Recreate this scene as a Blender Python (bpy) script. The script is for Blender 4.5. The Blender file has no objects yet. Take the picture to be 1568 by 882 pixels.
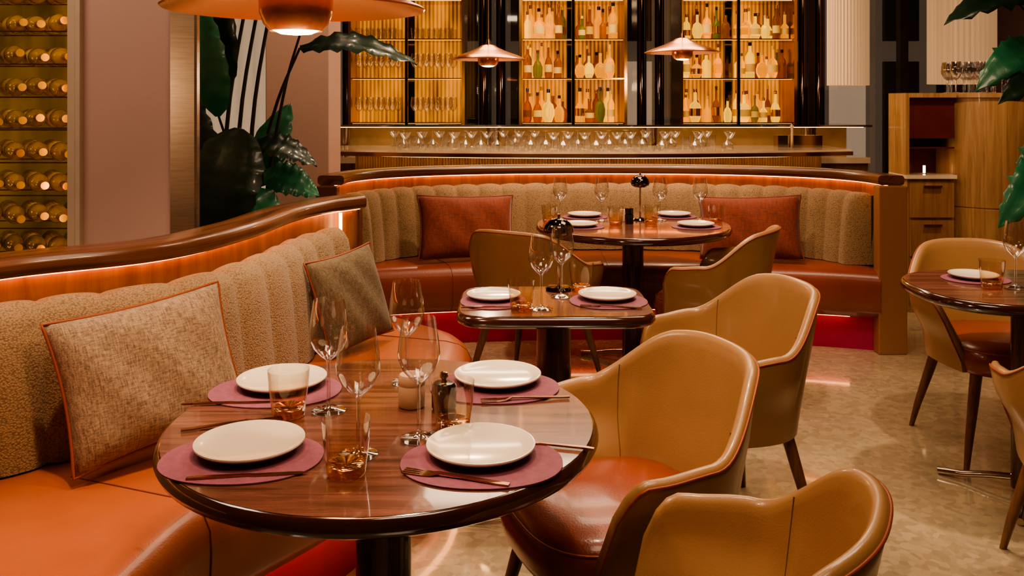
import bpy, bmesh, math, random
from mathutils import Vector, Matrix
random.seed(7)
S=bpy.context.scene
def lin(h):
    h=h.lstrip('#'); r=[]
    for i in (0,2,4):
        c=int(h[i:i+2],16)/255
        r.append(c/12.92 if c<=.04045 else ((c+.055)/1.055)**2.4)
    return (*r,1)
# ---------------- materials ----------------
def newmat(n):
    m=bpy.data.materials.new(n); m.use_nodes=True
    nt=m.node_tree; b=nt.nodes['Principled BSDF']; return m,nt,b
def M(n,col,rough=.5,metal=0,var=.0,vscale=8,bump=0,bscale=50,coat=0,trans=0,emit=0,ecol=None,ior=1.45,sheen=0,stretch=(1,1,1)):
    m,nt,b=newmat(n)
    c=lin(col) if isinstance(col,str) else (*col,1)
    b.inputs['Base Color'].default_value=c
    b.inputs['Roughness'].default_value=rough
    b.inputs['Metallic'].default_value=metal
    b.inputs['Coat Weight'].default_value=coat
    b.inputs['Coat Roughness'].default_value=.1
    b.inputs['Transmission Weight'].default_value=trans
    b.inputs['IOR'].default_value=ior
    b.inputs['Sheen Weight'].default_value=sheen
    if emit:
        b.inputs['Emission Color'].default_value=lin(ecol) if ecol else c
        b.inputs['Emission Strength'].default_value=emit
    tc=nt.nodes.new('ShaderNodeTexCoord'); mp=nt.nodes.new('ShaderNodeMapping')
    mp.inputs['Scale'].default_value=stretch
    nt.links.new(tc.outputs['Object'],mp.inputs[0])
    if var:
        no=nt.nodes.new('ShaderNodeTexNoise'); no.inputs['Scale'].default_value=vscale; no.inputs['Detail'].default_value=4
        nt.links.new(mp.outputs[0],no.inputs['Vector'])
        cr=nt.nodes.new('ShaderNodeValToRGB')
        cr.color_ramp.elements[0].position=.3; cr.color_ramp.elements[1].position=.7
        cr.color_ramp.elements[0].color=(*[x*(1-var) for x in c[:3]],1)
        cr.color_ramp.elements[1].color=(*[min(1,x*(1+var)) for x in c[:3]],1)
        nt.links.new(no.outputs['Fac'],cr.inputs[0]); nt.links.new(cr.outputs[0],b.inputs['Base Color'])
    if bump:
        n2=nt.nodes.new('ShaderNodeTexNoise'); n2.inputs['Scale'].default_value=bscale; n2.inputs['Detail'].default_value=3
        nt.links.new(mp.outputs[0],n2.inputs['Vector'])
        bp=nt.nodes.new('ShaderNodeBump'); bp.inputs['Strength'].default_value=bump; bp.inputs['Distance'].default_value=.01
        nt.links.new(n2.outputs['Fac'],bp.inputs['Height']); nt.links.new(bp.outputs[0],b.inputs['Normal'])
    return m
def wood(n,c1,c2,rough=.35,coord='Object',scale=(1.5,30,30),coat=.2,rot=0,dist=1.0):
    m,nt,b=newmat(n)
    tc=nt.nodes.new('ShaderNodeTexCoord'); mp=nt.nodes.new('ShaderNodeMapping')
    mp.inputs['Scale'].default_value=scale; mp.inputs['Rotation'].default_value=(0,0,rot)
    nt.links.new(tc.outputs[coord],mp.inputs[0])
    no=nt.nodes.new('ShaderNodeTexNoise'); no.inputs['Scale'].default_value=1; no.inputs['Detail'].default_value=6
    no.inputs['Roughness'].default_value=.65; no.inputs['Distortion'].default_value=dist
    nt.links.new(mp.outputs[0],no.inputs['Vector'])
    cr=nt.nodes.new('ShaderNodeValToRGB'); e=cr.color_ramp.elements
    e[0].position=.35; e[1].position=.65; e[0].color=lin(c1); e[1].color=lin(c2)
    nt.links.new(no.outputs['Fac'],cr.inputs[0]); nt.links.new(cr.outputs[0],b.inputs['Base Color'])
    b.inputs['Roughness'].default_value=rough; b.inputs['Coat Weight'].default_value=coat; b.inputs['Coat Roughness'].default_value=.06
    return m
def thin_glass(n,col=(1,1,1),lo=.06,hi=.85,grad=None,rough=.0,pw_=3.0):
    m,nt,b=newmat(n); nt.nodes.remove(b)
    out=nt.nodes['Material Output']
    tr=nt.nodes.new('ShaderNodeBsdfTransparent'); gl=nt.nodes.new('ShaderNodeBsdfGlossy'); gl.inputs['Roughness'].default_value=.03+rough
    tr.inputs[0].default_value=(*col,1)
    lw=nt.nodes.new('ShaderNodeLayerWeight'); lw.inputs[0].default_value=.5
    pw=nt.nodes.new('ShaderNodeMath'); pw.operation='POWER'; pw.inputs[1].default_value=pw_
    mr=nt.nodes.new('ShaderNodeMapRange'); mr.inputs['To Min'].default_value=lo; mr.inputs['To Max'].default_value=hi
    mx=nt.nodes.new('ShaderNodeMixShader')
    nt.links.new(lw.outputs['Facing'],pw.inputs[0]); nt.links.new(pw.outputs[0],mr.inputs[0]); nt.links.new(mr.outputs[0],mx.inputs[0])
    nt.links.new(tr.outputs[0],mx.inputs[1]); nt.links.new(gl.outputs[0],mx.inputs[2]); nt.links.new(mx.outputs[0],out.inputs[0])
    if grad:
        tc=nt.nodes.new('ShaderNodeTexCoord'); sp=nt.nodes.new('ShaderNodeSeparateXYZ'); cr=nt.nodes.new('ShaderNodeValToRGB')
        nt.links.new(tc.outputs['Generated'],sp.inputs[0]); nt.links.new(sp.outputs['Z'],cr.inputs[0])
        cr.color_ramp.elements[0].color=(*grad,1); cr.color_ramp.elements[0].position=.1
        cr.color_ramp.elements[1].color=(*col,1); cr.color_ramp.elements[1].position=.75
        nt.links.new(cr.outputs[0],tr.inputs[0])
    return m
def fabric(n,c1,c2,scale=(220,220,220),bump=.5,rough=.9):
    m,nt,b=newmat(n)
    tc=nt.nodes.new('ShaderNodeTexCoord'); 
    vals=[]
    for st in ((scale[0],scale[1]*.15,scale[2]*.15),(scale[0]*.15,scale[1],scale[2])):
        mp=nt.nodes.new('ShaderNodeMapping'); mp.inputs['Scale'].default_value=st
        nt.links.new(tc.outputs['Object'],mp.inputs[0])
        no=nt.nodes.new('ShaderNodeTexNoise'); no.inputs['Scale'].default_value=1.; no.inputs['Detail'].default_value=2
        nt.links.new(mp.outputs[0],no.inputs['Vector']); vals.append(no)
    ad=nt.nodes.new('ShaderNodeMath'); ad.operation='ADD'; nt.links.new(vals[0].outputs['Fac'],ad.inputs[0]); nt.links.new(vals[1].outputs['Fac'],ad.inputs[1])
    ml=nt.nodes.new('ShaderNodeMath'); ml.operation='MULTIPLY'; ml.inputs[1].default_value=.5; nt.links.new(ad.outputs[0],ml.inputs[0])
    cr=nt.nodes.new('ShaderNodeValToRGB'); e=cr.color_ramp.elements; e[0].position=.36;e[1].position=.64;e[0].color=lin(c1);e[1].color=lin(c2)
    nt.links.new(ml.outputs[0],cr.inputs[0]); nt.links.new(cr.outputs[0],b.inputs['Base Color'])
    bp=nt.nodes.new('ShaderNodeBump'); bp.inputs['Strength'].default_value=bump; bp.inputs['Distance'].default_value=.003
    nt.links.new(ml.outputs[0],bp.inputs['Height']); nt.links.new(bp.outputs[0],b.inputs['Normal'])
    b.inputs['Roughness'].default_value=rough; b.inputs['Sheen Weight'].default_value=.15
    return m
def boucle(n,c1,c2):
    m,nt,b=newmat(n)
    tc=nt.nodes.new('ShaderNodeTexCoord'); v=nt.nodes.new('ShaderNodeTexVoronoi'); v.inputs['Scale'].default_value=190
    nt.links.new(tc.outputs['Object'],v.inputs['Vector'])
    cr=nt.nodes.new('ShaderNodeValToRGB'); e=cr.color_ramp.elements; e[0].position=.0;e[1].position=.9;e[0].color=lin(c2);e[1].color=lin(c1)
    nt.links.new(v.outputs['Distance'],cr.inputs[0]); nt.links.new(cr.outputs[0],b.inputs['Base Color'])
    bp=nt.nodes.new('ShaderNodeBump'); bp.invert=True; bp.inputs['Strength'].default_value=.5; bp.inputs['Distance'].default_value=.004
    nt.links.new(v.outputs['Distance'],bp.inputs['Height']); nt.links.new(bp.outputs[0],b.inputs['Normal'])
    b.inputs['Roughness'].default_value=.95; b.inputs['Sheen Weight'].default_value=.15
    return m

m_boucle=boucle('boucle_tan','#6e563e','#ab8964')
m_orange=M('leather_orange','#a05432',.34,var=.1,vscale=5,bump=.08,bscale=220,coat=.2)
m_redleather=M('leather_red','#7c3824',.30,var=.12,vscale=5,bump=.08,bscale=200,coat=.25)
m_mustard=M('leather_mustard','#9a7450',.32,var=.06,vscale=6,bump=.06,bscale=260,coat=.25)
m_seam=M('leather_seam','#6e5030',.5,var=.1)
m_seamred=M('leather_seam_red','#6e3018',.5,var=.1)
m_piping=M('piping_rust','#8e4222',.45,var=.1)
m_railwood=wood('walnut_rail','#44261a','#764830',.28,'UV',(1.2,22,1))
m_panelwood=wood('oak_panel','#84553a','#ab7a50',.4,'UV',(14,1.2,1))
m_tablewood=wood('rosewood_top','#44261f','#7c5044',.22,'Object',(2.2,36,36),coat=.7,rot=.5,dist=.7)
m_tableedge=M('dark_lacquer','#3a1c12',.14,coat=.8,var=.2)
m_darkwood=wood('rosewood_dark','#2b1511','#4a2a20',.2,'Object',(40,40,1.5),coat=.5)
m_legwood=wood('walnut_leg','#5a3826','#85583c',.35,'Object',(40,40,3))
m_cabwood=wood('oak_cabinet','#80583a','#a07550',.4,'Object',(25,25,1.2))
m_cabwoodv=wood('oak_drawer','#8c6440','#b08860',.45,'Object',(25,25,1.2))
m_pink=M('pink_plinth','#b4406c',.22,metal=.4,var=.1)
m_mat=M('placemat_burgundy','#7a4456',.75,var=.12,vscale=60,bump=.2,bscale=300)
m_plate=M('porcelain_cream','#d8cab8',.18,coat=.6,var=.02)
m_steel=M('steel_champagne','#a87c60',.22,metal=1,var=.1)
m_chrome=M('chrome_dark','#5e4c42',.07,metal=1,var=.15,vscale=3)
m_chromeb=M('chrome_bright','#c9b8a8',.1,metal=1,var=.05)
m_copper=M('copper_shade','#c8845c',.24,metal=.9,var=.08,vscale=5)
m_brass=M('brass_dark','#b08448',.18,metal=1,var=.1)
m_glass=thin_glass('glass_clear',(.96,.95,.94),.12,1.0,pw_=1.5)
m_tumb=thin_glass('glass_amber_gradient',(.96,.93,.88),.09,.95,grad=(1,.78,.46),pw_=1.8)
m_amber=thin_glass('glass_amber_base',(1.0,.72,.32),.18,.9,pw_=2.0)
m_shelfglass=thin_glass('shelf_glass',(.93,.85,.7),.15,.9)
m_bowl=M('lamp_diffuser','#ffcf9a',.4,emit=14,ecol='#ffb878',var=.02)
m_led=M('led_strip_warm','#ffb070',.5,emit=9,ecol='#ff9040',var=.01)
m_ledu=M('led_strip_under','#ffb070',.5,emit=5,ecol='#ffa060',var=.01)
m_ledw=M('led_bar_white','#ffd9a8',.5,emit=12,ecol='#ffc488',var=.01)
m_shelffill=M('cabinet_fill_glow','#ffd890',.5,emit=3,ecol='#ffb84e',var=.01)  # glow for strips added to brighten the cabinet bottles
m_barfill=M('bar_fill_glow','#ffd8a0',.5,emit=9,ecol='#ffca80',var=.01)  # glow for strips added to brighten counter front and back bar
m_winefill=M('wine_fill_glow','#ffd890',.5,emit=20,ecol='#ffc050',var=.01)  # glow for strips added to brighten the wine bottles
m_wallpink=M('painted_wall_blush','#ae8c80',.6,var=.04,vscale=2,bump=.03,bscale=80)
m_wallwarm=M('painted_wall_warm','#80655a',.7,var=.05,vscale=2)
m_frame=M('frame_cream','#b09a86',.5,var=.05)
m_bevelmetal=M('brushed_metal','#a8927e',.3,metal=.9,var=.12,vscale=10,stretch=(1,1,20))
m_leaf=M('leaf_green','#1f6040',.35,var=.4,vscale=6,coat=.25,bump=.15,bscale=30)
m_leafdark=M('leaf_dark','#152a1b',.35,var=.4,vscale=6,coat=.25,bump=.2,bscale=30)
m_stem=M('plant_stem','#241a14',.5,var=.2)
m_rust=fabric('velvet_rust','#5c200e','#7e3016',(160,160,160),.1,.8)
m_pilbeige=fabric('tweed_beige','#6a5240','#a88c70',(300,300,300),.4)
m_pilolive=fabric('tweed_olive','#4c3e2c','#746046',(300,300,300),.4)
m_black=M('black_lacquer','#151210',.2,var=.1,coat=.5)
m_shaker=M('ceramic_beige','#b8957a',.4,var=.05)
m_fringe=M('fringe_cream','#c8ac8c',.8,var=.3,vscale=6,stretch=(18,18,.1),emit=.4,ecol='#d8a878')
m_redlac=M('red_lacquer','#5a1f14',.15,coat=.6,var=.1)
m_marble=M('marble_warm','#e0c8a8',.1,var=.2,vscale=5,coat=.6)
m_bottlewine=M('wine_bottle_glass','#8c6c20',.12,var=.4,coat=.7,vscale=3)
m_foil=M('wine_foil','#a88440',.3,metal=.5,var=.3)
m_label=M('bottle_label','#e8c468',.6,var=.1)
m_spirit=M('spirit_amber','#ffc83a',.05,trans=.85,var=.15,ior=1.2,emit=.45,ecol='#d88c10')  # emission puts the bright backlit look into the liquor itself
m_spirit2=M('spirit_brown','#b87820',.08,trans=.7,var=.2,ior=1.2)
m_spirit3=M('spirit_pale','#fff098',.05,trans=.9,var=.1,ior=1.2,emit=.45,ecol='#e8b430')  # pale liquor also emits, imitating light shining through the bottle
m_spirit4=M('spirit_green','#90a038',.1,trans=.7,var=.1,ior=1.2)
m_gold=M('cap_gold','#d09838',.25,metal=1,var=.1)
m_pot=M('planter_dark','#2a201a',.5,var=.1)
m_ceil=M('ceiling_paint','#80685a',.8,var=.03)
def backlit(n,c1,c2,st,freq):
    m,nt,b=newmat(n)
    tc=nt.nodes.new('ShaderNodeTexCoord'); w=nt.nodes.new('ShaderNodeTexWave'); w.bands_direction='X'; w.inputs['Scale'].default_value=freq
    nt.links.new(tc.outputs['Object'],w.inputs['Vector'])
    no=nt.nodes.new('ShaderNodeTexNoise'); no.inputs['Scale'].default_value=2.2
    mp=nt.nodes.new('ShaderNodeMapping'); mp.inputs['Scale'].default_value=(3,1,.9); nt.links.new(tc.outputs['Object'],mp.inputs[0]); nt.links.new(mp.outputs[0],no.inputs['Vector'])
    mu=nt.nodes.new('ShaderNodeMath'); mu.operation='MULTIPLY_ADD'; mu.inputs[1].default_value=.3
    nt.links.new(w.outputs['Fac'],mu.inputs[0]); nt.links.new(no.outputs['Fac'],mu.inputs[2])
    cr=nt.nodes.new('ShaderNodeValToRGB'); e=cr.color_ramp.elements; e[0].position=.4;e[1].position=.95;e[0].color=lin(c1);e[1].color=lin(c2)
    nt.links.new(mu.outputs[0],cr.inputs[0]); nt.links.new(cr.outputs[0],b.inputs['Emission Color']); nt.links.new(cr.outputs[0],b.inputs['Base Color'])
    b.inputs['Emission Strength'].default_value=st; b.inputs['Roughness'].default_value=.3
    return m
m_back=backlit('backlit_fluted_amber','#5e340a','#f09c34',.75,9)
m_backwine=backlit('backlit_wine','#5a400e','#c08c28',.35,.6)
def floor_mat():
    m,nt,b=newmat('terrazzo_floor')
    tc=nt.nodes.new('ShaderNodeTexCoord')
    v=nt.nodes.new('ShaderNodeTexVoronoi'); v.inputs['Scale'].default_value=38
    n=nt.nodes.new('ShaderNodeTexNoise'); n.inputs['Scale'].default_value=1.4; n.inputs['Detail'].default_value=5
    for q in (v,n): nt.links.new(tc.outputs['Object'],q.inputs['Vector'])
    sp=nt.nodes.new('ShaderNodeSeparateColor'); nt.links.new(v.outputs['Color'],sp.inputs[0])
    mu=nt.nodes.new('ShaderNodeMath'); mu.operation='MULTIPLY_ADD'; mu.inputs[1].default_value=.35; nt.links.new(sp.outputs[0],mu.inputs[0]); nt.links.new(n.outputs['Fac'],mu.inputs[2])
    cr=nt.nodes.new('ShaderNodeValToRGB'); e=cr.color_ramp.elements; e[0].position=.3;e[1].position=1;e[0].color=lin('#80705c');e[1].color=lin('#b29e80')
    nt.links.new(mu.outputs[0],cr.inputs[0]); nt.links.new(cr.outputs[0],b.inputs['Base Color'])
    b.inputs['Roughness'].default_value=.14; b.inputs['Coat Weight'].default_value=1; b.inputs['Coat Roughness'].default_value=.05
    b.inputs['Specular IOR Level'].default_value=.9
    bp=nt.nodes.new('ShaderNodeBump'); bp.inputs['Strength'].default_value=.06; bp.inputs['Distance'].default_value=.003
    nt.links.new(v.outputs['Distance'],bp.inputs['Height']); nt.links.new(bp.outputs[0],b.inputs['Normal'])
    return m
m_floor=floor_mat()

# ---------------- geometry helpers ----------------
def obj(name,verts,faces,mats,smooth=True,fm=None,uvs=None):
    me=bpy.data.meshes.new(name); me.from_pydata([tuple(v) for v in verts],[],faces)
    if not isinstance(mats,(list,tuple)): mats=[mats]
    for m in mats: me.materials.append(m)
    if fm:
        for p,i in zip(me.polygons,fm): p.material_index=i
    if smooth:
        for p in me.polygons: p.use_smooth=True
    if uvs:
        l=me.uv_layers.new(name='UVMap')
        for lp in me.loops: l.data[lp.index].uv=uvs[lp.vertex_index]
    me.update()
    o=bpy.data.objects.new(name,me); S.collection.objects.link(o); return o
def group(name,parts,loc=(0,0,0),rz=0):
    e=bpy.data.objects.new(name,None); S.collection.objects.link(e); e.empty_display_size=.1
    for p in parts:
        p.parent=e
    e.location=loc; e.rotation_euler=(0,0,rz); return e
def autosm(o,ang=35):
    me=o.data
    bm=bmesh.new(); bm.from_mesh(me)
    for e in bm.edges:
        if len(e.link_faces)==2 and e.calc_face_angle(0)>math.radians(ang): e.smooth=False
    bm.to_mesh(me); bm.free()
def recalc(o):
    bm=bmesh.new(); bm.from_mesh(o.data); bmesh.ops.recalc_face_normals(bm,faces=bm.faces); bm.to_mesh(o.data); bm.free()
def loft(name,rings,mat,closed=True,caps=True,smooth=True,ang=40):
    V=[];F=[];UV=[];n=len(rings[0]);L=0
    for i,r in enumerate(rings):
        if i: L+=(Vector(r[0])-Vector(rings[i-1][0])).length
        P=0
        for j,p in enumerate(r):
            if j: P+=(Vector(p)-Vector(r[j-1])).length
            V.append(p);UV.append((L,P))
    m=n if closed else n-1
    for i in range(len(rings)-1):
        for j in range(m):
            a=i*n+j;b=i*n+(j+1)%n;c=(i+1)*n+(j+1)%n;d=(i+1)*n+j
            F.append((a,b,c,d))
    if caps and closed:
        F.append(tuple(range(n-1,-1,-1))); k=(len(rings)-1)*n; F.append(tuple(range(k,k+n)))
    o=obj(name,V,F,mat,smooth,uvs=UV); recalc(o)
    if smooth: autosm(o,ang)
    return o
def catmull(pts,n):
    P=[Vector(p) for p in pts]; P=[2*P[0]-P[1]]+P+[2*P[-1]-P[-2]]
    out=[];segs=len(P)-3
    for i in range(n+1):
        t=i/n*segs; k=min(int(t),segs-1); u=t-k
        a,b,c,d=P[k:k+4]
        out.append(.5*((2*b)+(c-a)*u+(2*a-5*b+4*c-d)*u*u+(3*b-a-3*c+d)*u**3))
    return out
def resample(path,n):
    L=[0]
    for i in range(1,len(path)): L.append(L[-1]+(path[i]-path[i-1]).length)
    out=[];k=0
    for i in range(n+1):
        s=L[-1]*i/n
        while k<len(L)-2 and L[k+1]<s: k+=1
        f=(s-L[k])/max(1e-9,L[k+1]-L[k]); out.append(path[k].lerp(path[k+1],min(1,f)))
    return out
def normals2(path):
    N=[]
    for i in range(len(path)):
        t=path[min(i+1,len(path)-1)]-path[max(i-1,0)]; t=Vector((t[0],t[1])).normalized()
        N.append(Vector((t.y,-t.x)))
    return N
def sweep(name,path,prof,mat,**k):
    N=normals2(path); rings=[]
    for i,p in enumerate(path):
        pr=prof(i/(len(path)-1)) if callable(prof) else prof
        rings.append([(p[0]+N[i].x*d,p[1]+N[i].y*d,z) for d,z in pr])
    return loft(name,rings,mat,**k)
def tube(name,pts,r,mat,cyc=False,res=6):
    cu=bpy.data.curves.new(name,'CURVE'); cu.dimensions='3D'; sp=cu.splines.new('POLY'); sp.points.add(len(pts)-1)
    for i,p in enumerate(pts):
        sp.points[i].co=(*p[:3],1)
        sp.points[i].radius=(p[3] if len(p)>3 else 1)
    sp.use_cyclic_u=cyc; cu.bevel_depth=r; cu.bevel_resolution=2; cu.use_fill_caps=True
    cu.materials.append(mat); o=bpy.data.objects.new(name,cu); S.collection.objects.link(o)
    dg=bpy.context.evaluated_depsgraph_get(); me=bpy.data.meshes.new_from_object(o.evaluated_get(dg))
    bpy.data.objects.remove(o); 
    for p in me.polygons: p.use_smooth=True
    o=bpy.data.objects.new(name,me); S.collection.objects.link(o); return o
def lathe_data(prof,segs=32,close=False):
    V=[];F=[]
    for r,z in prof:
        for s in range(segs):
            a=2*math.pi*s/segs; V.append((r*math.cos(a),r*math.sin(a),z))
    n=len(prof)
    for i in range(n-1):
        for s in range(segs):
            t=(s+1)%segs; F.append((i*segs+s,i*segs+t,(i+1)*segs+t,(i+1)*segs+s))
    return V,F
def lathe(name,prof,mat,segs=32,ang=40):
    V,F=lathe_data(prof,segs)
    o=obj(name,V,F,mat); bm=bmesh.new(); bm.from_mesh(o.data); bmesh.ops.remove_doubles(bm,verts=bm.verts,dist=1e-5); bmesh.ops.recalc_face_normals(bm,faces=bm.faces); bm.to_mesh(o.data); bm.free()
    autosm(o,ang); return o
def box(name,x0,x1,y0,y1,z0,z1,mat,bev=0.0):
    cx,cy,cz=(x0+x1)/2,(y0+y1)/2,(z0+z1)/2
    bm=bmesh.new(); bmesh.ops.create_cube(bm,size=1); bmesh.ops.scale(bm,vec=(x1-x0,y1-y0,z1-z0),verts=bm.verts)
    if bev: bmesh.ops.bevel(bm,geom=list(bm.edges),offset=bev,segments=3,profile=.5,affect='EDGES')
    me=bpy.data.meshes.new(name); bm.to_mesh(me); bm.free(); me.materials.append(mat)
    o=bpy.data.objects.new(name,me); S.collection.objects.link(o); o.location=(cx,cy,cz)
    return o
class Batch:
    def __init__(s): s.V=[];s.F=[];s.M=[];s.mats=[]
    def mi(s,m):
        if m not in s.mats: s.mats.append(m)
        return s.mats.index(m)
    def add(s,V,F,mat,mx=None):
        k=len(s.V); i=s.mi(mat)
        for v in V: s.V.append(tuple(mx@Vector(v)) if mx else v)
        for f in F: s.F.append(tuple(a+k for a in f)); s.M.append(i)
    def lathe(s,prof,mat,mx,segs=14):
        V,F=lathe_data(prof,segs); s.add(V,F,mat,mx)
    def box(s,x0,x1,y0,y1,z0,z1,mat,mx=None):
        V=[(x,y,z) for x in (x0,x1) for y in (y0,y1) for z in (z0,z1)]
        F=[(0,1,3,2),(4,6,7,5),(0,4,5,1),(2,3,7,6),(0,2,6,4),(1,5,7,3)]; s.add(V,F,mat,mx)
    def make(s,name,smooth=True):
        o=obj(name,s.V,s.F,s.mats,smooth,s.M); recalc(o)
        if smooth: autosm(o,40)
        return o
T=Matrix.Translation
def se(a,b,n,ang):
    c,s=math.cos(ang),math.sin(ang)
    return (a*math.copysign(abs(c)**(2/n),c), b*math.copysign(abs(s)**(2/n),s))

# ---------------- room shell ----------------
box('floor',-3.4,4.6,-1.6,9.4,-.1,0,m_floor)
box('ceiling',-3.4,4.6,-1.6,9.4,3.1,3.2,m_ceil)
box('wall_left',-3.5,-3.4,-1.6,9.4,0,3.1,m_wallwarm)
box('wall_right',4.6,4.7,-1.6,9.4,0,3.1,m_wallwarm)
box('wall_rear',-3.4,4.6,-1.7,-1.6,0,3.1,m_wallwarm)
m_mull=M('mullion_metal','#6a5a50',.4,metal=.6,var=.1)
m_wg=thin_glass('window_glass',(.9,.9,.9),.12,.8)
b=Batch()
xs=[-3.4,-2.3,-1.5,-.3,.9,2.1,3.02,3.95,4.6]
for x in xs: b.box(x-.04,x+.04,8.9,9.0,0,3.1,m_mull)
for z in (.0,2.95): b.box(-3.4,4.6,8.9,9.0,z,z+.08,m_mull)
b.make('trim_1',False)
obj('window_1',[(-3.4,8.95,0),(4.6,8.95,0),(4.6,8.95,3.1),(-3.4,8.95,3.1)],[(0,1,2,3)],m_wg,False)
m_fac=M('street_stone','#6e645c',.7,var=.35,vscale=1.2,emit=.14,ecol='#b09478')  # emission stands in for light falling on the facade
m_facd=M('street_window_dark','#2e2a28',.2,var=.3,vscale=2)
m_facl=M('street_window_lit','#c8a888',.5,emit=.4,ecol='#d8b898',var=.3,vscale=2)
b=Batch(); b.box(-9,12,13,13.3,-.1,7,m_fac)
for i in range(26):
    x=-8.6+i*.78
    b.box(x,x+.5,12.9,13.0,.3,2.0,m_facl if i%4==1 else m_facd); b.box(x,x+.5,12.9,13.0,2.3,3.6,m_facl if i%5==2 else m_facd)
    b.box(x-.18,x-.08,12.8,13.0,-.1,7,m_fac)
b.make('street_building',False)
obj('street_ground',[(-9,9.4,-.1),(12,9.4,-.1),(12,13,-.1),(-9,13,-.1)],[(0,1,2,3)],M('asphalt','#403c3a',.5,var=.2,vscale=3),False)

# wine cabinet left
parts=[]
b=Batch()
b.box(-2.95,-1.70,3.86,3.90,0,3.0,m_backwine)
b.box(-2.99,-2.95,3.4,3.90,0,3.0,m_frame); b.box(-1.70,-1.65,3.38,3.90,0,3.08,m_frame)
b.box(-2.948,-2.936,3.42,3.435,0.05,3.0,m_winefill); b.box(-1.714,-1.702,3.42,3.435,.05,3.0,m_winefill)  # added side strips, there only to light the bottles
RP_=.13
for i in range(22):
    z=.18+i*RP_
    b.box(-2.95,-1.70,3.50,3.505,z-.046,z-.041,m_brass); b.box(-2.95,-1.70,3.72,3.725,z-.046,z-.041,m_brass)
for x in (-2.5,-2.1): b.box(x,x+.008,3.44,3.448,0,3.0,m_brass)
parts.append(b.make('rack_frame',False))
b=Batch()
wprof=[(0,0),(.034,0),(.038,.006),(.038,.19),(.034,.207),(.024,.222),(.016,.235),(.0145,.24)]
nprof=[(.0145,.24),(.0148,.295),(.016,.297),(.016,.305),(0,.305)]
for i in range(22):
    z=.18+i*RP_
    for k in range(12):
        if random.random()<.04: continue
        x=-2.92+k*.094+random.uniform(-.004,.004)
        mx=T((x,3.80,z))@Matrix.Rotation(math.radians(38+random.uniform(-2,2)),4,'Z')@Matrix.Rotation(math.radians(90+random.uniform(-1,3)),4,'X')
        b.lathe(wprof,m_bottlewine,mx,18); b.lathe(nprof,m_foil if random.random()<.6 else m_gold,mx,12)
        b.lathe([(.0385,.07),(.0386,.16)],m_label,mx,16)
parts.append(b.make('wine_bottles'))
group('wine_display_cabinet',parts)
box('wall_partition',-1.648,-1.30,3.4,3.55,0,3.1,m_wallpink)
box('trim_2',-1.665,-1.648,3.37,3.40,0,3.1,m_frame)
tr=[(-1.299,3.36),(-1.222,3.40),(-1.215,3.41),(-1.215,3.44),(-1.299,3.53)]
loft('trim_3',[[(x,y,0) for x,y in tr],[(x,y,3.1) for x,y in tr]],m_bevelmetal,smooth=False)
box('wall_column',-1.66,-1.23,5.95,6.35,0,3.1,m_wallpink,.008)
pp=[Vector((-3.2+ i*.02, 8.3+.03*math.sin(i*.9))) for i in range(75)]
sweep('window_curtain',pp,[(0,.05),(.004,.05),(.004,3.0),(0,3.0)],M('sheer_curtain','#cdb8a0',.8,var=.1,emit=.35,ecol='#d8c0a0'))  # cloth emits a little; its brightness is put into the material

# ---------------- banquette left ----------------
BP=catmull([(-1.84,.9),(-1.76,1.6),(-1.62,2.08),(-1.40,2.42),(-1.10,2.68),(-.98,3.05),(-.93,3.49),(-.84,3.78),(-.72,3.97)],120)
FP=catmull([(-.80,.9),(-.77,1.55),(-.75,1.85),(-.69,2.12),(-.46,2.5),(-.29,2.88),(-.17,3.22),(-.18,3.58),(-.40,3.84)],120)
def rrect(d0,d1,z0,z1,r,n=4):
    pts=[]
    for cx,cz,a0 in ((d1-r,z1-r,0),(d0+r,z1-r,90),(d0+r,z0+r,180),(d1-r,z0+r,270)):
        for i in range(n+1):
            a=math.radians(a0+90*i/n); pts.append((cx+r*math.cos(a),cz+r*math.sin(a)))
    return pts
def cush(nch,top=.89,bot=.472):
    def f(t):
        k=abs(math.sin(math.pi*nch*t))**.6
        e=min(1,min(t,1-t)/.02); e=math.sqrt(max(0,1-(1-e)**2))*.75+.25
        q=(k-1)*.018
        return [(.035,bot),((.22+q)*e+.03*(1-e),bot),((.215+q)*e+.03*(1-e),bot+.08),((.195+q)*e+.03*(1-e),top-.15),((.175+q)*e,top-.05),((.15+q)*e,top-.018+q*.3),((.115)*e+.02*(1-e),top+q*.9),(.07,top-.006+q*.6),(.035,top-.03)]
    return f
def seatring(P,F,N,i,zs=(.2,.47),inset=.06,grow=0):
    a=Vector((P[i][0],P[i][1]))+N[i]*inset; f=Vector((F[i][0],F[i][1]))
    L=(f-a).length+grow; u=(f-a).normalized(); r=[]; g=grow
    for d,z in [(0,zs[0]),(0,zs[1]-.01+g),(L*.4,zs[1]+g),(L-.11,zs[1]+g),(L-.055,zs[1]-.008+g),(L-.022,zs[1]-.028+g),(L-.004,zs[1]-.062),(L,zs[1]-.11),(L-.005,zs[0]+.04),(L-.03,zs[0])]:
        q=a+u*d; r.append((q.x,q.y,z))
    return r
def plinth(P,F,N,inb=.06,off=.1,z=.2):
    rings=[]
    for i in range(len(P)):
        a=Vector((P[i][0],P[i][1]))+N[i]*inb; f=Vector((F[i][0],F[i][1])); u=(f-a).normalized(); f=f-u*off
        rings.append([(a.x,a.y,0),(a.x,a.y,z),(f.x,f.y,z),(f.x,f.y,0)])
    return rings
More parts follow.
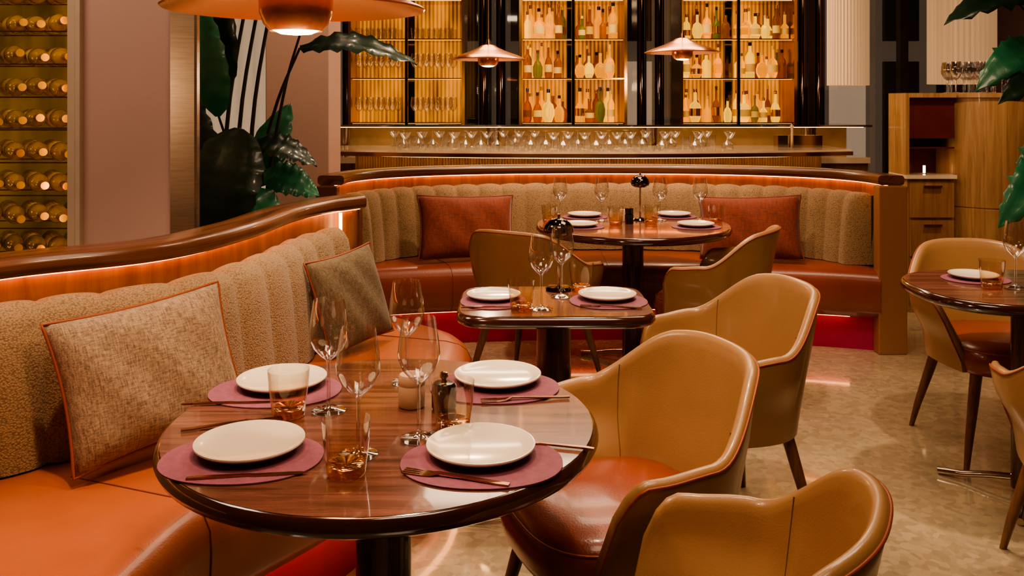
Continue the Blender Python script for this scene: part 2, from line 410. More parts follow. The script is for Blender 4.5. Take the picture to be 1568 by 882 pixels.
def seating(P,F,nch,railz,extra=[],sub=None,seams=(),led=(0,1)):
    N=normals2(P); parts=[]
    parts.append(sweep('rail',P,rrect(-.06,.09,railz-.055,railz,.02),m_railwood))
    parts.append(sweep('back_panel',P,rrect(-.035,.03,0,railz-.056,.004,1),m_panelwood))
    parts.append(sweep('led_strip',P,[(.034,railz-.0565),(.05,railz-.0565),(.05,railz-.061),(.034,railz-.061)],m_led))
    a,b_=sub if sub else (0,1)
    n=len(P)-1; Pc=P[int(a*n):int(b_*n)+1]
    dense=resample(Pc,nch*12)
    parts.append(sweep('backrest',dense,cush(nch),m_boucle,ang=80))
    parts.append(loft('seat',[seatring(P,F,N,i) for i in range(len(P))],sm,ang=60))
    parts.append(loft('plinth',plinth(P,F,N),m_pink,smooth=False))
    for s in seams:
        parts.append(tube('seat_seam',seatring(P,F,N,s,grow=.0005)[2:],.0022,m_seamred))
    parts.append(sweep('led_underglow',F[led[0]:led[1]],[(-.07,.192),(-.05,.192),(-.05,.198),(-.07,.198)],m_ledu))
    parts+=extra
    return parts
sm=m_orange
ex=[box('led_light_bar',-.750,-.738,3.832,3.842,.76,.935,m_ledw)]
ex.append(box('end_panel',-.775,-.68,3.93,4.03,0,.943,m_railwood,.01))
group('curved_banquette',seating(BP,FP,19,1.0,ex,(0,.90),(18,43,72,100),(30,112)))

# ---------------- back booth ----------------
def ell(cx,cy,a,b,p0,p1,n,ex=2.4):
    out=[]
    for i in range(n+1):
        ph=math.radians(p0+(p1-p0)*i/n); x,y=se(a,b,ex,math.pi/2-ph); out.append(Vector((cx+x,cy+y)))
    return out
RP=resample(ell(.56,5.0,1.60,.88,-90,90,240,2.3),120)
F2=[Vector((.56+1.50*(-1+2*i/120),5.16-.22*abs(-1+2*i/120)**2.5)) for i in range(121)]
sm=m_redleather
ex=[box('end_panel',2.055,2.215,4.95,5.03,0,.943,m_panelwood,.006),box('end_panel_inner',-1.10,-.98,4.95,5.03,0,.943,m_railwood,.006)]
group('curved_booth',seating(RP,F2,24,1.0,ex,(.03,.97),(24,60,96),(6,115)))

# ---------------- tables ----------------
def slab(name,a,b,n,zt,th,mt,me,segs=96):
    def ring(s,z):
        return [(*se(a-s,b-s,n,2*math.pi*i/segs),z) for i in range(segs)]
    rings=[ring(.010,zt)]+[ring(.012-.012*math.sin(t*math.pi/8*1.0),zt-.001-.5*th*(1-math.cos(t*math.pi/8))*1.0) for t in range(1,5)]+[ring(0,zt-th*.5),ring(.004,zt-th*.75),ring(.02,zt-th)]
    edge=loft('edge',rings,me,caps=True,ang=50)
    V=[(x,y,zt+.0008) for x,y,_ in ring(.012,0)]
    top=obj('top',V,[tuple(range(segs))],mt,False)
    return [edge,top]
def table(x,y,a,b,n,zt=.75,mt=m_tablewood,colr=.058,rz=0,rf=0):
    parts=slab('top',a,b,n,zt,.040,mt,m_tableedge)
    parts.append(lathe('column',[(0,.02),(colr,.02),(colr,zt-.05),(colr+.02,zt-.0405),(0,zt-.0405)],m_darkwood,48,30))
    for k in range(4):
        an=math.radians(45+rf+90*k); c,s=math.cos(an),math.sin(an)
        pts=[(c*r,s*r,z) for r,z in ((.04,.05),(.12,.04),(.22,.02),(.30,.014))]
        parts.append(tube('foot_%d'%(k+1),pts,.013,m_chromeb))
    return group('dining_table',parts,(x,y,0),rz)
table(-.27,1.86,.45,.45,2)
table(.14,2.97,.32,.235,7,rf=45)
table(.66,4.83,.53,.53,2,rf=20)
table(1.87,3.2,.42,.33,2.7,rf=10)

# ---------------- chairs ----------------
def sst(a,b,x):
    t=max(0,min(1,(x-a)/(b-a))); return t*t*(3-2*t)
def make_chair_meshes():
    NU,NV=80,14; PH=118
    def pt(u,v,off=0):
        ph=u*PH; a=abs(ph)
        zt=.80-.018*(a/40)**2.5 if a<40 else .782
        zt=zt-(zt-.640)*sst(36,84,a)-.015*sst(84,104,a)
        if a>104:
            q=(a-104)/(PH-104); zt=.40+(zt-.40)*math.sqrt(max(0,1-q**2.2))
        zb=.355
        z=zb+(zt-zb)*v
        h=(z-.355)/.47
        flare=.06*sst(40,85,a)*sst(.3,.75,h/.62 if a>60 else h)
        W=.257+.04*min(1,h*1.6)+flare*.7-off; D=.225+.085*max(0,h)**1.2-off
        r=math.radians(ph)
        s_,c_=math.sin(r),math.cos(r)
        x=W*math.copysign(abs(s_)**.84,s_)
        if c_>=0: y=-D*abs(c_)**.84
        else: y=.40*(-c_)
        return (x,y,z)
    th=.030
    def grid(off):
        g=[]
        for i in range(NU+1):
            u=-1+2*i/NU; g.append([pt(u,j/NV,off) for j in range(NV+1)])
        return g
    A=grid(0);B=grid(th)
    rings=[]
    for i in range(NU+1):
        r=[Vector(p) for p in A[i]]
        t_o=r[-1]; t_i=Vector(B[i][-1]); mid=(t_o+t_i)/2+Vector((0,0,.010))
        ring=r[:-1]+[t_o-Vector((0,0,.004)),t_o.lerp(mid,.5)+Vector((0,0,.003)),mid,t_i.lerp(mid,.5)+Vector((0,0,.003)),t_i-Vector((0,0,.004))]+[Vector(p) for p in B[i][:-1]][::-1]
        rings.append([tuple(p) for p in ring])
    shell=loft('shell',rings,m_mustard,ang=70)
    pip=[tuple(Vector(A[i][-1])+Vector((0,0,-.002))) for i in range(NU+1)]
    piping=tube('piping',pip,.003,m_piping)
    seams=[tube('seam',[p for p in B[k][3:]],.0013,m_seam) for k in (18,62)]
    segs=56
    def ring(sc,z,dy=0): 
        out=[]
        for i in range(segs):
            x,y=se(.234*sc,.25*sc,3.0,2*math.pi*i/segs); out.append((x*(1+.06*(y>0)*y/.25),y+.035+dy,z))
        return out
    seat=loft('seat',[ring(.85,.345),ring(.97,.355),ring(1,.375),ring(1.02,.405),ring(1.0,.435),ring(.96,.455),ring(.86,.470),ring(.6,.480),ring(.3,.483),ring(.05,.484)],m_redleather,ang=60)
    base=lathe('underframe',[(0,.33),(.16,.33),(.2,.345),(.2,.36),(0,.36)],m_black,24)
    sp=tube('seat_piping',[(p[0],p[1],.445) for p in ring(.985,0)],.003,m_piping,True)
    legs=[]
    for k,(sx,sy) in enumerate(((1,1),(-1,1),(1,-1),(-1,-1))):
        r=[]
        for z,rr,t in ((.352,.024,0),(.25,.022,.3),(.1,.016,.75),(0,.011,1)):
            cx=sx*(.175+.075*t); cy=sy*(.165+.07*t)+.02
            r.append([(cx+rr*math.cos(q*math.pi/5)*1.0,cy+rr*.85*math.sin(q*math.pi/5),z) for q in range(10)])
        legs.append(loft('leg_%d'%(k+1),r,m_legwood))
    return [shell,piping,seat,base,sp]+legs+seams
proto=make_chair_meshes()
def chair(x,y,deg,first=[True]):
    if first[0]:
        ps=proto; first[0]=False
    else:
        ps=[]
        for p in proto:
            o=bpy.data.objects.new(p.name.split('.')[0],p.data); S.collection.objects.link(o); ps.append(o)
    return group('dining_armchair',ps,(x,y,0),math.radians(deg))
chair(.275,2.16,110)
chair(.290,1.45,63)
chair(.70,2.97,103)
chair(.11,4.42,-30)
chair(1.02,4.42,60)
chair(2.0,3.66,180)
chair(1.74,2.5,-14)

# ---------------- tableware ----------------
gp=[(.0,.002),(.036,.002),(.037,.004),(.02,.007),(.006,.012),(.0038,.02),(.0035,.105),(.006,.112),(.018,.122),(.032,.138),(.0405,.158),(.042,.172),(.039,.20),(.0345,.228),(.0325,.242)]
wg=lathe('wine_glass',gp,m_glass,40,90); wgm=wg.data; bpy.data.objects.remove(wg)
def wine(x,y,z=.751,s=1):
    o=bpy.data.objects.new('wine_glass',wgm); S.collection.objects.link(o); o.location=(x,y,z); o.scale=(s,s,s); return o
tw=lathe('glass_side',[(.034,.004),(.036,.02),(.041,.06),(.044,.1)],m_tumb,40,90); tb=lathe('base',[(0,.002),(.033,.002),(.0345,.006),(.035,.016),(.030,.022),(0,.018)],m_amber,36,60)
twm,tbm=tw.data,tb.data; bpy.data.objects.remove(tw); bpy.data.objects.remove(tb)
def tumbler(x,y,z=.751):
    a=bpy.data.objects.new('glass_side',twm); c=bpy.data.objects.new('glass_base',tbm)
    for o in (a,c): S.collection.objects.link(o)
    return group('amber_tumbler',[a,c],(x,y,z))
pl=lathe('dinner_plate',[(0,.004),(.055,.003),(.06,0),(.066,.002),(.085,.007),(.100,.013),(.1035,.017),(.103,.0195),(.100,.0195),(.09,.014),(.078,.010),(0,.009)],m_plate,64,50); plm=pl.data; bpy.data.objects.remove(pl)
def plate(x,y,z=.755,s=1):
    o=bpy.data.objects.new('dinner_plate',plm); S.collection.objects.link(o); o.location=(x,y,z); o.scale=(s,s,s)
def placemat(x,y,a=.150,bb=.118,z=.751,rz=0):
    segs=64
    r0=[(*se(a,bb,2.2,2*math.pi*i/segs),0) for i in range(segs)]
    r1=[(p[0],p[1],.0025) for p in r0]
    o=loft('placemat',[r0,r1],m_mat,smooth=False); o.location=(x,y,z+.0005); o.rotation_euler=(0,0,rz)
def knife_mesh():
    st=[(-.105,.0045,.003),(-.09,.0055,.004),(.0,.004,.0035),(.012,.0065,.002),(.06,.0085,.0012),(.09,.007,.001),(.105,.001,.0008)]
    rings=[[(x,-w,0),(x,w*.6,0),(x,w*.6,t),(x,-w,t)] for x,w,t in st]
    return loft('knife',rings,m_steel,ang=50).data
def fork_mesh():
    b=Batch()
    st=[(-.1,.0055,.003,0),(-.08,.006,.003,0),(.0,.0032,.003,.003),(.03,.0035,.003,.004),(.045,.010,.0015,.001),(.06,.0125,.0015,0),(.066,.0125,.0015,0)]
    V=[];F=[]
    for x,w,t,z in st: V+=[(x,-w,z),(x,w,z),(x,w,z+t),(x,-w,z+t)]
    for i in range(len(st)-1):
        for j in range(4): F.append((4*i+j,4*i+(j+1)%4,4*i+4+(j+1)%4,4*i+4+j))
    F+=[(3,2,1,0),tuple(4*len(st)-4+k for k in range(4))]
    b.add(V,F,m_steel)
    for k in range(4):
        y=-.0108+k*.0072
        b.box(.064,.1,y-.0016,y+.0016,.0005,.002,m_steel)
    o=b.make('fork'); return o.data
km=knife_mesh(); fm_=fork_mesh()
for o in list(bpy.data.objects):
    if o.name in('knife','fork'): bpy.data.objects.remove(o)
def cut(kind,x,y,deg,z=.7545):
    o=bpy.data.objects.new('table_knife' if kind=='k' else 'dinner_fork',km if kind=='k' else fm_); S.collection.objects.link(o)
    o.location=(x,y,z); o.rotation_euler=(0,0,math.radians(deg))
for (mx_,my_,px_,py_) in ((-.505,1.655,-.501,1.69),(-.056,1.637,-.059,1.674),(-.545,2.04,-.54,2.076),(-.04,2.065,-.034,2.105)):
    placemat(mx_,my_); plate(px_,py_)
cut('k',-.47,1.572,8); cut('f',-.575,1.82,20); cut('f',-.10,1.562,162)
cut('k',.055,1.715,165); cut('k',-.62,1.95,5); cut('f',.03,1.975,188)
for p in ((-.395,1.905),(-.29,1.668),(-.184,1.748),(-.25,2.10)): wine(*p)
for p in ((-.475,1.88),(-.297,1.585),(-.12,1.80)): tumbler(*p)
g=lathe('salt_shaker',[(0,0),(.027,0),(.029,.003),(.029,.045),(.0285,.046),(.0285,.048),(.029,.049),(.029,.062),(.026,.07),(0,.071)],m_shaker,32); g.location=(-.22,1.94,.752)
p1=lathe('body',[(0,0),(.024,0),(.027,.004),(.027,.05),(.022,.056),(0,.058)],m_black,32); p2=lathe('knob',[(.0,.057),(.007,.058),(.005,.063),(.010,.070),(.008,.078),(0,.08)],m_brass,20)
p3=tube('handle',[(.026,0,.045),(.04,0,.045),(.044,0,.03),(.04,0,.012),(.027,0,.012)],.003,m_black)
group('sauce_pot',[p1,p2,p3],(-.148,1.925,.752),math.radians(-100))
placemat(-.062,2.955,.11,.12); plate(-.062,2.99,s=.88); placemat(.322,2.955,.13,.12); plate(.322,2.99,s=.95)
cut('k',-.06,2.86,5); cut('f',.32,2.86,170)
wine(.094,2.84); wine(.17,3.02); tumbler(.03,2.83); tumbler(.245,3.12)
def tlamp(x,y,z=.752):
    a=lathe('base',[(0,0),(.045,0),(.047,.004),(.04,.012),(.008,.016),(0,.017)],m_chrome,32)
    c=lathe('stem',[(.005,.012),(.005,.19)],m_chromeb,16)
    d=lathe('dome',[(.03,.185),(.048,.195),(.054,.21),(.05,.228),(.035,.245),(.015,.254),(0,.256)],m_chrome,36,60)
    e=lathe('diffuser',[(0,.184),(.03,.186)],m_bowl,24)
    f=lathe('finial',[(0,.255),(.006,.258),(.006,.268),(0,.27)],m_brass,12)
    group('portable_table_lamp',[a,c,d,e,f],(x,y,z))
tlamp(.165,3.135)
tlamp(.72,4.97)
for (x,y) in ((.36,4.70),(.98,4.70),(.42,5.10),(.94,5.12)):
    placemat(x,y,.13,.105); plate(x,y+.015,s=.95)
for p in ((.27,4.96),(.50,4.93),(.83,4.96),(1.05,4.93)): wine(*p)
for p in ((.205,4.85),(.56,4.78),(.76,4.84),(1.13,4.90)): tumbler(*p)
g=lathe('pepper_mill',[(0,0),(.024,0),(.024,.05),(.02,.052),(.024,.056),(.024,.085),(0,.088)],m_black,24); g.location=(.64,4.83,.752)
g=lathe('salt_shaker',[(0,0),(.022,0),(.022,.06),(.018,.066),(0,.067)],m_shaker,24); g.location=(.62,4.93,.752)
placemat(1.74,3.32,.12,.1); placemat(1.98,3.08,.14,.11); plate(1.99,3.10); tumbler(1.72,3.17); wine(1.80,3.16); plate(1.74,3.335,s=.85)

# ---------------- pillows ----------------
def pillow(name,w,h,t,mat,loc,normal,lean=15,roll=0,pip=m_piping):
    n=24;V=[];F=[]
    def P(u,v,s):
        k=(1-abs(u)**3.2)*(1-abs(v)**3.2)
        pin=1-.07*(1-abs(u)**2)*v*v; pin2=1-.07*(1-abs(v)**2)*u*u
        z=s*t*.5*max(0,k)**.55
        wr=.005*math.sin(u*9+v*5)*k
        return (u*w/2*pin2, v*h/2*pin, z+wr)
    for s in (1,-1):
        for i in range(n+1):
            for j in range(n+1): V.append(P(-1+2*i/n,-1+2*j/n,s))
    N2=(n+1)**2
    for s in (0,1):
        for i in range(n):
            for j in range(n):
                a=s*N2+i*(n+1)+j; q=(a,a+n+1,a+n+2,a+1); F.append(q if s==0 else q[::-1])
    o=obj('cover',V,F,mat); bm=bmesh.new(); bm.from_mesh(o.data); bmesh.ops.remove_doubles(bm,verts=bm.verts,dist=1e-4); bm.to_mesh(o.data); bm.free()
    e=[P(-1+2*i/n,-1,0) for i in range(n)]+[P(1,-1+2*i/n,0) for i in range(n)]+[P(1-2*i/n,1,0) for i in range(n)]+[P(-1,1-2*i/n,0) for i in range(n)]
    pg=tube('piping',e,.0045,pip,True)
    g=group(name,[o,pg],loc)
    nx,ny=normal; L=math.hypot(nx,ny); nx/=L;ny/=L
    Z=Vector((nx*math.cos(math.radians(lean)),ny*math.cos(math.radians(lean)),math.sin(math.radians(lean))))
    X=Vector((-ny,nx,0)); X.normalize(); Y=Z.cross(X)
    R=Matrix((X,Y,Z)).transposed().to_4x4()@Matrix.Rotation(math.radians(roll),4,'Z')
    g.rotation_euler=R.to_euler(); return g
pillow('throw_pillow',.48,.385,.14,m_pilbeige,(-.965,2.37,.695),(.70,-.71),20,5)
pillow('throw_pillow',.34,.36,.12,m_pilolive,(-.62,3.39,.665),(.80,-.60),16,6)
pillow('throw_pillow',.60,.38,.14,m_rust,(-.27,5.28,.67),(.35,-1),14,-2,m_rust)
pillow('throw_pillow',.60,.38,.14,m_rust,(1.42,5.28,.665),(-.35,-1),14,3,m_rust)

# ---------------- pendants ----------------
def pendant(x,y,z,r=.25,H=3.1,en=9):
    k=r/.25
    a=lathe('shade',[(.02*k,.095*k),(.045*k,.09*k),(.065*k,.075*k),(.12*k,.05*k),(.19*k,.025*k),(.247*k,.0),(.25*k,-.003),(.247*k,-.006),(.19*k,.018*k),(.1*k,.04*k),(.05*k,.05*k)],m_copper,72,60)
    c=lathe('bowl',[(.05*k,.05*k),(.064*k,.035*k),(.071*k,.012*k),(.070*k,-.012*k),(.062*k,-.034*k),(.050*k,-.047*k),(.046*k,-.046*k)],m_copper,48,60)
    d=lathe('diffuser',[(.0475*k,-.044*k),(.03*k,-.052*k),(0,-.055*k)],m_bowl,32,60)
    e=lathe('stem',[(.02*k,.09*k),(.012*k,.12*k),(.004,.14*k),(.004,H-z)],m_brass,12)
    group('pendant_lamp',[a,c,d,e],(x,y,z))
    L=bpy.data.lights.new('pendant_glow','POINT'); L.energy=en; L.color=(1,.70,.42); L.shadow_soft_size=.05
    o=bpy.data.objects.new('pendant_glow',L); S.collection.objects.link(o); o.location=(x,y,z-.13)
pendant(-.42,1.72,1.603,.25,en=11)
pendant(-.157,5.85,1.70,.25)
pendant(1.127,5.85,1.745,.25)

# ---------------- bar ----------------
parts=[]
n=60
front=[Vector((-1.40+3.98*i/n,6.72-.34*(1-abs(-1+2*i/n)**2.2))) for i in range(n+1)]
def barring(off,xi,z):
    return [(.59+(p.x-.59)*xi,p.y+off,z) for p in front]
def strip(name,off,xi,z0,z1,yb,mat):
    lo=barring(off,xi,z0)+[(.59+1.99*xi,yb,z0),(.59-1.99*xi,yb,z0)]
    hi=[(x,y,z1) for x,y,_ in lo]
    return loft(name,[lo,hi],mat,smooth=False)
parts.append(strip('countertop',0,1,1.040,1.055,7.3,m_marble))
parts.append(strip('counter_edge',-.012,1.004,1.010,1.0395,7.28,m_brass))
parts.append(strip('body',.12,.90,0,1.0095,7.2,m_cabwood))
fr0=[Vector((p[0],p[1])) for p in barring(.04,.93,0)]
parts.append(sweep('counter_fill_glow',fr0,[(0,1.005),(.012,1.005),(.012,1.0095),(0,1.0095)],m_barfill))  # added strip under the counter edge, lights the fluted front
b=Batch()
pth=catmull([(p[0],p[1]) for p in barring(.118,.90,0)],170)
for p in pth: b.lathe([(.011,.05),(.011,1.005)],m_cabwoodv,T((p.x,p.y,0)),8)
parts.append(b.make('fluted_front'))
group('bar_counter',parts)
b=Batch()
b.box(-1.6,3.0,7.36,7.95,1.205,1.222,m_chromeb)
b.box(-1.55,2.95,7.42,7.432,1.200,1.2045,m_barfill)  # added strip under the shelf, lights the bar top below
b.box(-1.6,3.0,7.45,7.95,0,.9,m_cabwood); b.box(-1.6,3.0,7.4,7.95,.9,.95,m_marble)
b.box(-1.55,2.95,7.80,7.82,.95,1.204,m_marble)
for x in (-1.45,-.16,1.19,2.55): b.lathe([(.06,.95),(.06,1.205)],m_chromeb,T((x,7.6,0)),24)
base=b.make('back_bar_base')
cabs=((-1.368,-.41),(.072,.958),(1.429,2.387))
b=Batch()
shz=(1.24,1.614,1.946,2.28,2.61)
fr=Batch()
for x0,x1 in cabs:
    b.box(x0,x1,7.86,7.88,1.235,2.95,m_back)
    xm=(x0+x1)/2
    for x in (x0,x1): fr.box(x-.012,x+.012,7.44,7.88,1.222,2.95,m_brass)
    fr.box(xm-.012,xm+.012,7.44,7.47,1.222,2.95,m_chrome); fr.box(xm-.03,xm+.03,7.8,7.86,1.222,2.95,m_chrome)
    for z in shz: 
        b.box(x0,x1,7.46,7.86,z-.006,z,m_shelfglass); fr.box(x0,x1,7.452,7.458,z-.008,z+.002,m_brass)
        b.box(x0+.02,x1-.02,7.475,7.480,z-.010,z-.0065,m_shelffill)  # added strip under each shelf, lights the bottles from the front
for x in (-1.50,-1.40,-.24,-.095,1.10,1.25,2.47,2.61):
    fr.lathe([(.04,1.222),(.04,3.09)],m_chrome,T((x,7.5,0)),24)
parts=[base,b.make('backlit_panels',False),fr.make('cabinet_frame')]
def botprof(kind,h,r):
    if kind==0: return [(0,0),(r,0),(r,.58*h),(r*.8,.66*h),(r*.36,.74*h),(r*.33,.93*h)]
    if kind==1: return [(0,0),(r*.8,0),(r,.1*h),(r*1.05,.4*h),(r*.7,.55*h),(r*.3,.63*h),(r*.28,.93*h)]
    if kind==2: return [(0,0),(r,0),(r*1.0,.45*h),(r*.6,.52*h),(r*.35,.56*h),(r*.35,.92*h)]
    return [(0,0),(r*.75,0),(r*1.3,.2*h),(r*1.35,.35*h),(r*1.0,.52*h),(r*.35,.6*h),(r*.33,.9*h)]
def bottle(B,x,y,z,h,r):
    kind=random.choice([0,0,1,2,3]); pr=botprof(kind,h,r); mx=T((x,y,z))
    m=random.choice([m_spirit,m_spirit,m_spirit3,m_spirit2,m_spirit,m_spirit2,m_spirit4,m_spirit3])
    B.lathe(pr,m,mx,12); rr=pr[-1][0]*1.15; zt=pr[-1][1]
    B.lathe([(rr,zt-.01),(rr,zt+.07*h),(0,zt+.07*h)],random.choice([m_gold,m_black,m_gold,m_label]),mx,10)
    if random.random()<.6:
        R=max(q[0] for q in pr[:4])*1.02; B.lathe([(R,.18*h),(R,.40*h)],m_label if random.random()<.7 else m_gold,mx,12)
for ci,(x0,x1) in enumerate(cabs):
    B=Batch()
    for si,z in enumerate(shz[:4]):
        for row in range(2):
            x=x0+.06+row*.03
            while x<x1-.05:
                if abs(x-(x0+x1)/2)<.05: x+=.05; continue
                if ci==0:
                    B.lathe([(.035,.002),(.004,.006),(.003,.09),(.02,.105),(.038,.14),(.036,.18),(.03,.215)] if si!=2 else [(.03,.002),(.03,.0),(.036,.08),(.036,.1)],m_glass,T((x,7.56+row*.15,z)),14)
                    x+=.095
                else:
                    if random.random()<.92: bottle(B,x,7.56+row*.15+random.uniform(-.02,.02),z+.001,random.uniform(.20,.32),random.uniform(.028,.042))
                    x+=random.uniform(.075,.10)
    parts.append(B.make('cabinet_glassware' if ci==0 else 'cabinet_bottles'))
group('back_bar_cabinet',parts)
B=Batch()
for i in range(64):
    x=-.95+i*.042+random.uniform(-.01,.01); y=random.uniform(6.75,7.2)
    if i%3==0: pr=[(.03,.002),(.004,.006),(.004,.07),(.02,.08),(.045,.12),(.046,.125)]
    elif i%3==1: pr=[(.034,.0),(.036,.01),(.036,.09)]
    else: pr=[(.045,.0),(.043,.03),(.01,.06),(.004,.07),(.004,.13),(.03,.135)]
    B.lathe(pr,m_glass,T((x,y,1.0555)),16)
B.make('bar_glassware')
b=Batch()
b.lathe([(.012,0),(.012,.16),(.02,.17),(.0,.19)],m_chromeb,T((2.2,6.95,1.055)),16)
b.box(2.1,2.45,6.98,7.1,1.055,1.15,m_chromeb)
b.make('beer_tap')

def fringe(x,y,z,r,h=1.2):
    segs=120; V=[];F=[]
    for zz in (z,z+.02,z+h):
        for s in range(segs):
            a=2*math.pi*s/segs; rr=r*(1+.03*math.sin(s*math.pi/1.5)); V.append((rr*math.cos(a),rr*math.sin(a),zz-z))
    for i in range(2):
        for s in range(segs): t=(s+1)%segs; F.append((i*segs+s,i*segs+t,(i+1)*segs+t,(i+1)*segs+s))
    o=obj('fringe',V,F,m_fringe,False)
    c=lathe('top_disc',[(0,h+.02),(r,h+.02),(r,h),(0,h)],m_brass,40)
    st=lathe('stem',[(.006,h+.02),(.006,3.1-z)],m_brass,8)
    group('fringe_pendant_lamp',[o,c,st],(x,y,z))
fringe(2.66,7.0,1.545,.155)
fringe(3.66,7.2,1.56,.25)

parts=[]
b=Batch()
b.box(2.66,2.97,5.95,6.2,0,.90,m_cabwoodv); b.box(2.64,2.98,5.92,6.2,.90,.925,m_marble)
b.box(2.64,2.98,5.93,6.2,1.445,1.475,m_cabwoodv); b.box(2.64,2.665,5.93,6.2,.925,1.445,m_cabwoodv)
b.box(2.665,2.98,6.18,6.2,.925,1.445,m_redlac); b.box(2.665,2.675,5.95,6.18,.925,1.445,m_redlac)
b.box(2.665,2.98,5.955,6.18,1.10,1.112,m_redlac); b.box(2.665,2.98,5.955,5.96,1.17,1.445,m_redlac)
for z in (.12,.38,.64): b.box(2.675,2.965,5.93,5.95,z,z+.24,m_cabwood)
for z in (.33,.59,.85): b.box(2.76,2.88,5.915,5.93,z-.005,z+.005,m_brass)
parts.append(b.make('cabinet_body',False))
parts.append(lathe('round_column',[(0,0),(.33,0),(.33,.70),(.324,.703),(.324,.709),(.33,.712),(.33,1.44),(.34,1.445),(.34,1.475),(0,1.475)],m_cabwoodv,72,30))
parts[-1].location=(3.29,6.15,0)
b=Batch(); b.box(3.3,4.5,6.1,6.45,0,1.47,m_cabwood); parts.append(b.make('side_unit',False))
lm=lathe('task_light',[(0,.0),(.008,0),(.008,.05),(0,.05)],m_ledw,12); lm.location=(2.82,6.05,.93); parts.append(lm)
group('service_cabinet',parts)
B=Batch()
for i in range(40):
    x=3.02+random.random()*.45; y=6.0+random.random()*.3
    B.lathe([(.035,.002),(.004,.006),(.003,.09),(.02,.105),(.038,.14),(.036,.18),(.03,.215)],m_glass,T((x,y,1.476)),14)
B.make('stacked_stemware')

# ---------------- plants ----------------
def leaf(name,base,tip,w,up=(0,0,1),arch=.12,mat=m_leaf,fold=.25,tatter=0,n=18):
    a=Vector(base);t=Vector(tip);d=t-a;L=d.length;u=d.normalized(); U=Vector(up)
    sd=u.cross(U); 
    if sd.length<1e-3: sd=Vector((1,0,0))
    sd.normalize(); nn=sd.cross(u).normalized()
    V=[];F=[];m=8
    for i in range(n+1):
        q=i/n; wd=w*.5*(math.sin(math.pi*min(1,q**.75*.98+.02))**.75)
        c=a+d*q+nn*(arch*L*math.sin(math.pi*q)) - Vector((0,0,1))*arch*L*q*q*.7
        for j in range(m+1):
            s=-1+2*j/m
            rip=.012*math.sin(q*40+abs(s)*2)*abs(s)
            wdd=wd*(1-tatter*abs(math.sin(i*1.9))) if tatter and abs(s)==1 else wd
            V.append(c+sd*(s*wdd)+nn*(abs(s)*fold*wd - s*s*wd*.35+rip))
    for i in range(n):
        for j in range(m): k=i*(m+1)+j; F.append((k,k+1,k+m+2,k+m+1))
    return obj(name,V,F,mat)
def stem(pts,r=.012): 
    c=catmull(pts,16); return tube('stem',[(p.x,p.y,p.z,1-.5*i/16) for i,p in enumerate(c)],r,m_stem)
P0=(-1.32,4.25,.42)
ps=[lathe('planter',[(0,0),(.15,0),(.17,.02),(.2,.4),(.19,.42),(.17,.41),(.165,.36),(0,.36)],m_pot,40)]
ps[0].location=(-1.32,4.25,0)
leaves=[
 ((-1.36,4.10,1.35),(-1.42,4.05,1.95),.20,m_leaf,(0,-1,0)),
 ((-1.34,4.2,1.5),(-1.40,4.2,2.2),.16,m_leafdark,(0,-1,0)),
 ((-1.20,3.9,1.30),(-1.30,3.85,.78),.34,m_leafdark,(0,-1,.2)),
 ((-1.15,3.95,1.24),(-.86,3.9,1.16),.15,m_leafdark,(0,-.7,.8)),
 ((-1.12,4.0,1.10),(-.86,3.95,1.02),.17,m_leaf,(0,-.9,.6)),
 ((-.96,4.0,1.66),(-.42,3.9,1.63),.15,m_leafdark,(0,-.7,.8)),
 ((-1.00,4.2,1.76),(-1.22,4.2,1.98),.16,m_leafdark,(0,-.9,.5)),
 ((-1.38,4.05,1.0),(-1.44,4.0,1.5),.20,m_leafdark,(0,-1,.2)),
 ((-1.05,3.9,1.02),(-1.28,3.85,.74),.24,m_leaf,(0,-1,.2)),
 ((-1.25,4.35,1.0),(-1.10,4.4,1.45),.2,m_leaf,(0,-1,.2)),
]
for i,(a,t,w,mt,up) in enumerate(leaves):
    ps.append(leaf('leaf_%d'%(i+1),a,t,w,up,.12,mt,.3,.10))
    bx=P0[0]+random.uniform(-.08,.08); by=P0[1]+random.uniform(-.06,.06)
    ps.append(stem([(bx,by,.37),(bx*.7+a[0]*.3,by*.7+a[1]*.3,.37+(a[2]-.37)*.45),((bx+a[0]*2)/3,(by+a[1]*2)/3,.37+(a[2]-.37)*.8),a],.011))
for k in range(3):
    q=-1.36+.06*k
    ps.append(stem([(q+.02,4.25,.37),(q,4.2,1.2),(q+.1,4.2,1.9),(q+.25,4.2,2.6)],.012))
    ps.append(leaf('leaf_top_%d'%k,(q+.25,4.2,2.6),(q+.5,4.0,2.95),.2,(0,-.8,.6),.1,m_leaf))
group('potted_bird_of_paradise',ps)
ps=[lathe('planter',[(0,0),(.17,0),(.19,.02),(.22,.45),(.2,.46),(.18,.4),(0,.39)],m_pot,40)]; ps[0].location=(3.1,4.6,0)
R0=(3.1,4.6,.42)
rl=[((2.78,4.6,1.92),(2.20,4.5,1.88),.30,(0,-.7,1)),((2.74,4.6,1.72),(2.36,4.5,1.52),.24,(0,-.9,.7)),((2.6,4.6,1.97),(2.28,4.5,2.05),.24,(0,-.7,1)),
    ((2.82,4.6,1.56),(2.42,4.4,1.46),.24,(0,-.9,.7)),((2.75,4.5,1.12),(2.42,4.4,.84),.26,(0,-.9,.6)),((2.8,4.6,1.28),(2.56,4.5,1.0),.22,(0,-.9,.5)),((3.2,4.6,1.8),(3.6,4.5,1.9),.3,(0,-.6,1)),((2.8,4.5,1.7),(2.5,4.3,1.62),.22,(0,-.7,.9))]
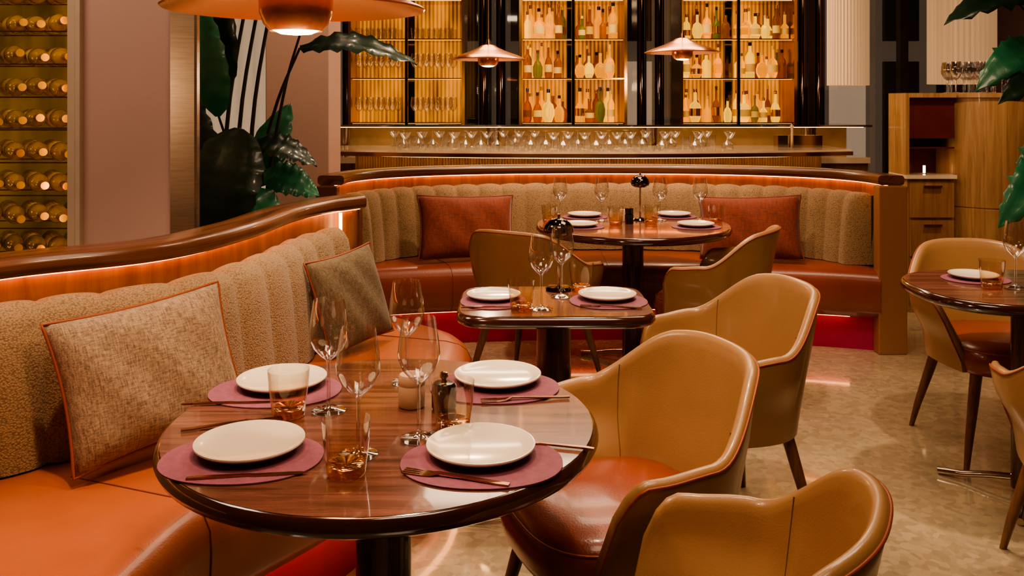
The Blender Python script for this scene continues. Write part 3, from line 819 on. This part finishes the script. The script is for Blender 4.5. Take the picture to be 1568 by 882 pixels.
for i,(a,t,w,up) in enumerate(rl):
    ps.append(leaf('leaf_%d'%(i+1),a,t,w,up,.16,m_leaf if i%3 else m_leafdark,.3,.35))
    ps.append(stem([R0,(R0[0]*.7+a[0]*.3,4.6,.42+(a[2]-.42)*.5),((R0[0]+a[0]*2)/3,4.6,.42+(a[2]-.42)*.85),a],.010))
group('potted_monstera',ps)

# ---------------- lights ----------------
WC=(1,.73,.48)
def area(n,loc,size,e,col=WC,rot=(0,0,0),sy=None):
    L=bpy.data.lights.new(n,'AREA'); L.energy=e; L.color=col; L.size=size
    if sy: L.shape='RECTANGLE'; L.size_y=sy
    o=bpy.data.objects.new(n,L); S.collection.objects.link(o); o.location=loc; o.rotation_euler=rot; return o
def spot(n,loc,tgt,e,ang=60,col=WC,r=.05,blend=.6):
    L=bpy.data.lights.new(n,'SPOT'); L.energy=e; L.color=col; L.spot_size=math.radians(ang); L.spot_blend=blend; L.shadow_soft_size=r
    o=bpy.data.objects.new(n,L); S.collection.objects.link(o); o.location=loc
    o.rotation_euler=(Vector(tgt)-Vector(loc)).to_track_quat('-Z','Y').to_euler()
area('ceiling_light_front',(.3,1.0,3.0),1.0,30)
area('ceiling_light_mid',(1.2,3.4,3.0),1.0,34)
area('ceiling_light_back',(.6,5.0,3.0),1.0,24)
area('ceiling_light_bar',(.6,6.8,3.0),2.5,60,sy=.8)
area('ceiling_light_left',(-2.0,2.4,3.0),.8,30,(1,.76,.56))
spot('downlight_1',(-.1,2.3,3.0),(-.28,1.8,.7),120,50)
spot('downlight_2',(.4,2.5,3.0),(.6,2.7,.5),190,46)
spot('downlight_3',(.66,4.3,3.0),(.6,5.0,.6),200,62)
spot('downlight_4',(1.9,3.0,3.0),(1.95,3.5,.4),180,52)
spot('downlight_5',(-.8,1.8,3.0),(-1.05,2.5,.5),150,55)
spot('downlight_6',(-1.0,4.1,3.0),(-1.25,4.1,1.2),90,60)
spot('downlight_7',(-.3,3.6,3.0),(-.5,3.4,.5),130,45)
spot('downlight_8',(3.0,5.2,3.0),(3.0,6.0,1.0),130,50)
spot('downlight_9',(-1.3,5.0,3.0),(-1.45,5.95,1.5),60,55)
w=bpy.data.worlds.new('night'); w.use_nodes=True; S.world=w
w.node_tree.nodes['Background'].inputs[0].default_value=(.25,.22,.25,1); w.node_tree.nodes['Background'].inputs[1].default_value=.3
# ---------------- camera ----------------
c=bpy.data.cameras.new('camera'); co=bpy.data.objects.new('camera',c); S.collection.objects.link(co)
co.location=(0,0,1.42); co.rotation_euler=(math.pi/2,0,0)
c.sensor_width=36; c.sensor_fit='HORIZONTAL'; c.lens=1354/1568*36; c.shift_y=-286/1568; c.clip_start=.05
S.camera=co
S.view_settings.view_transform='AgX'
try: S.view_settings.look='AgX - Medium High Contrast'
except Exception as e: print(e)
S.view_settings.exposure=0.2
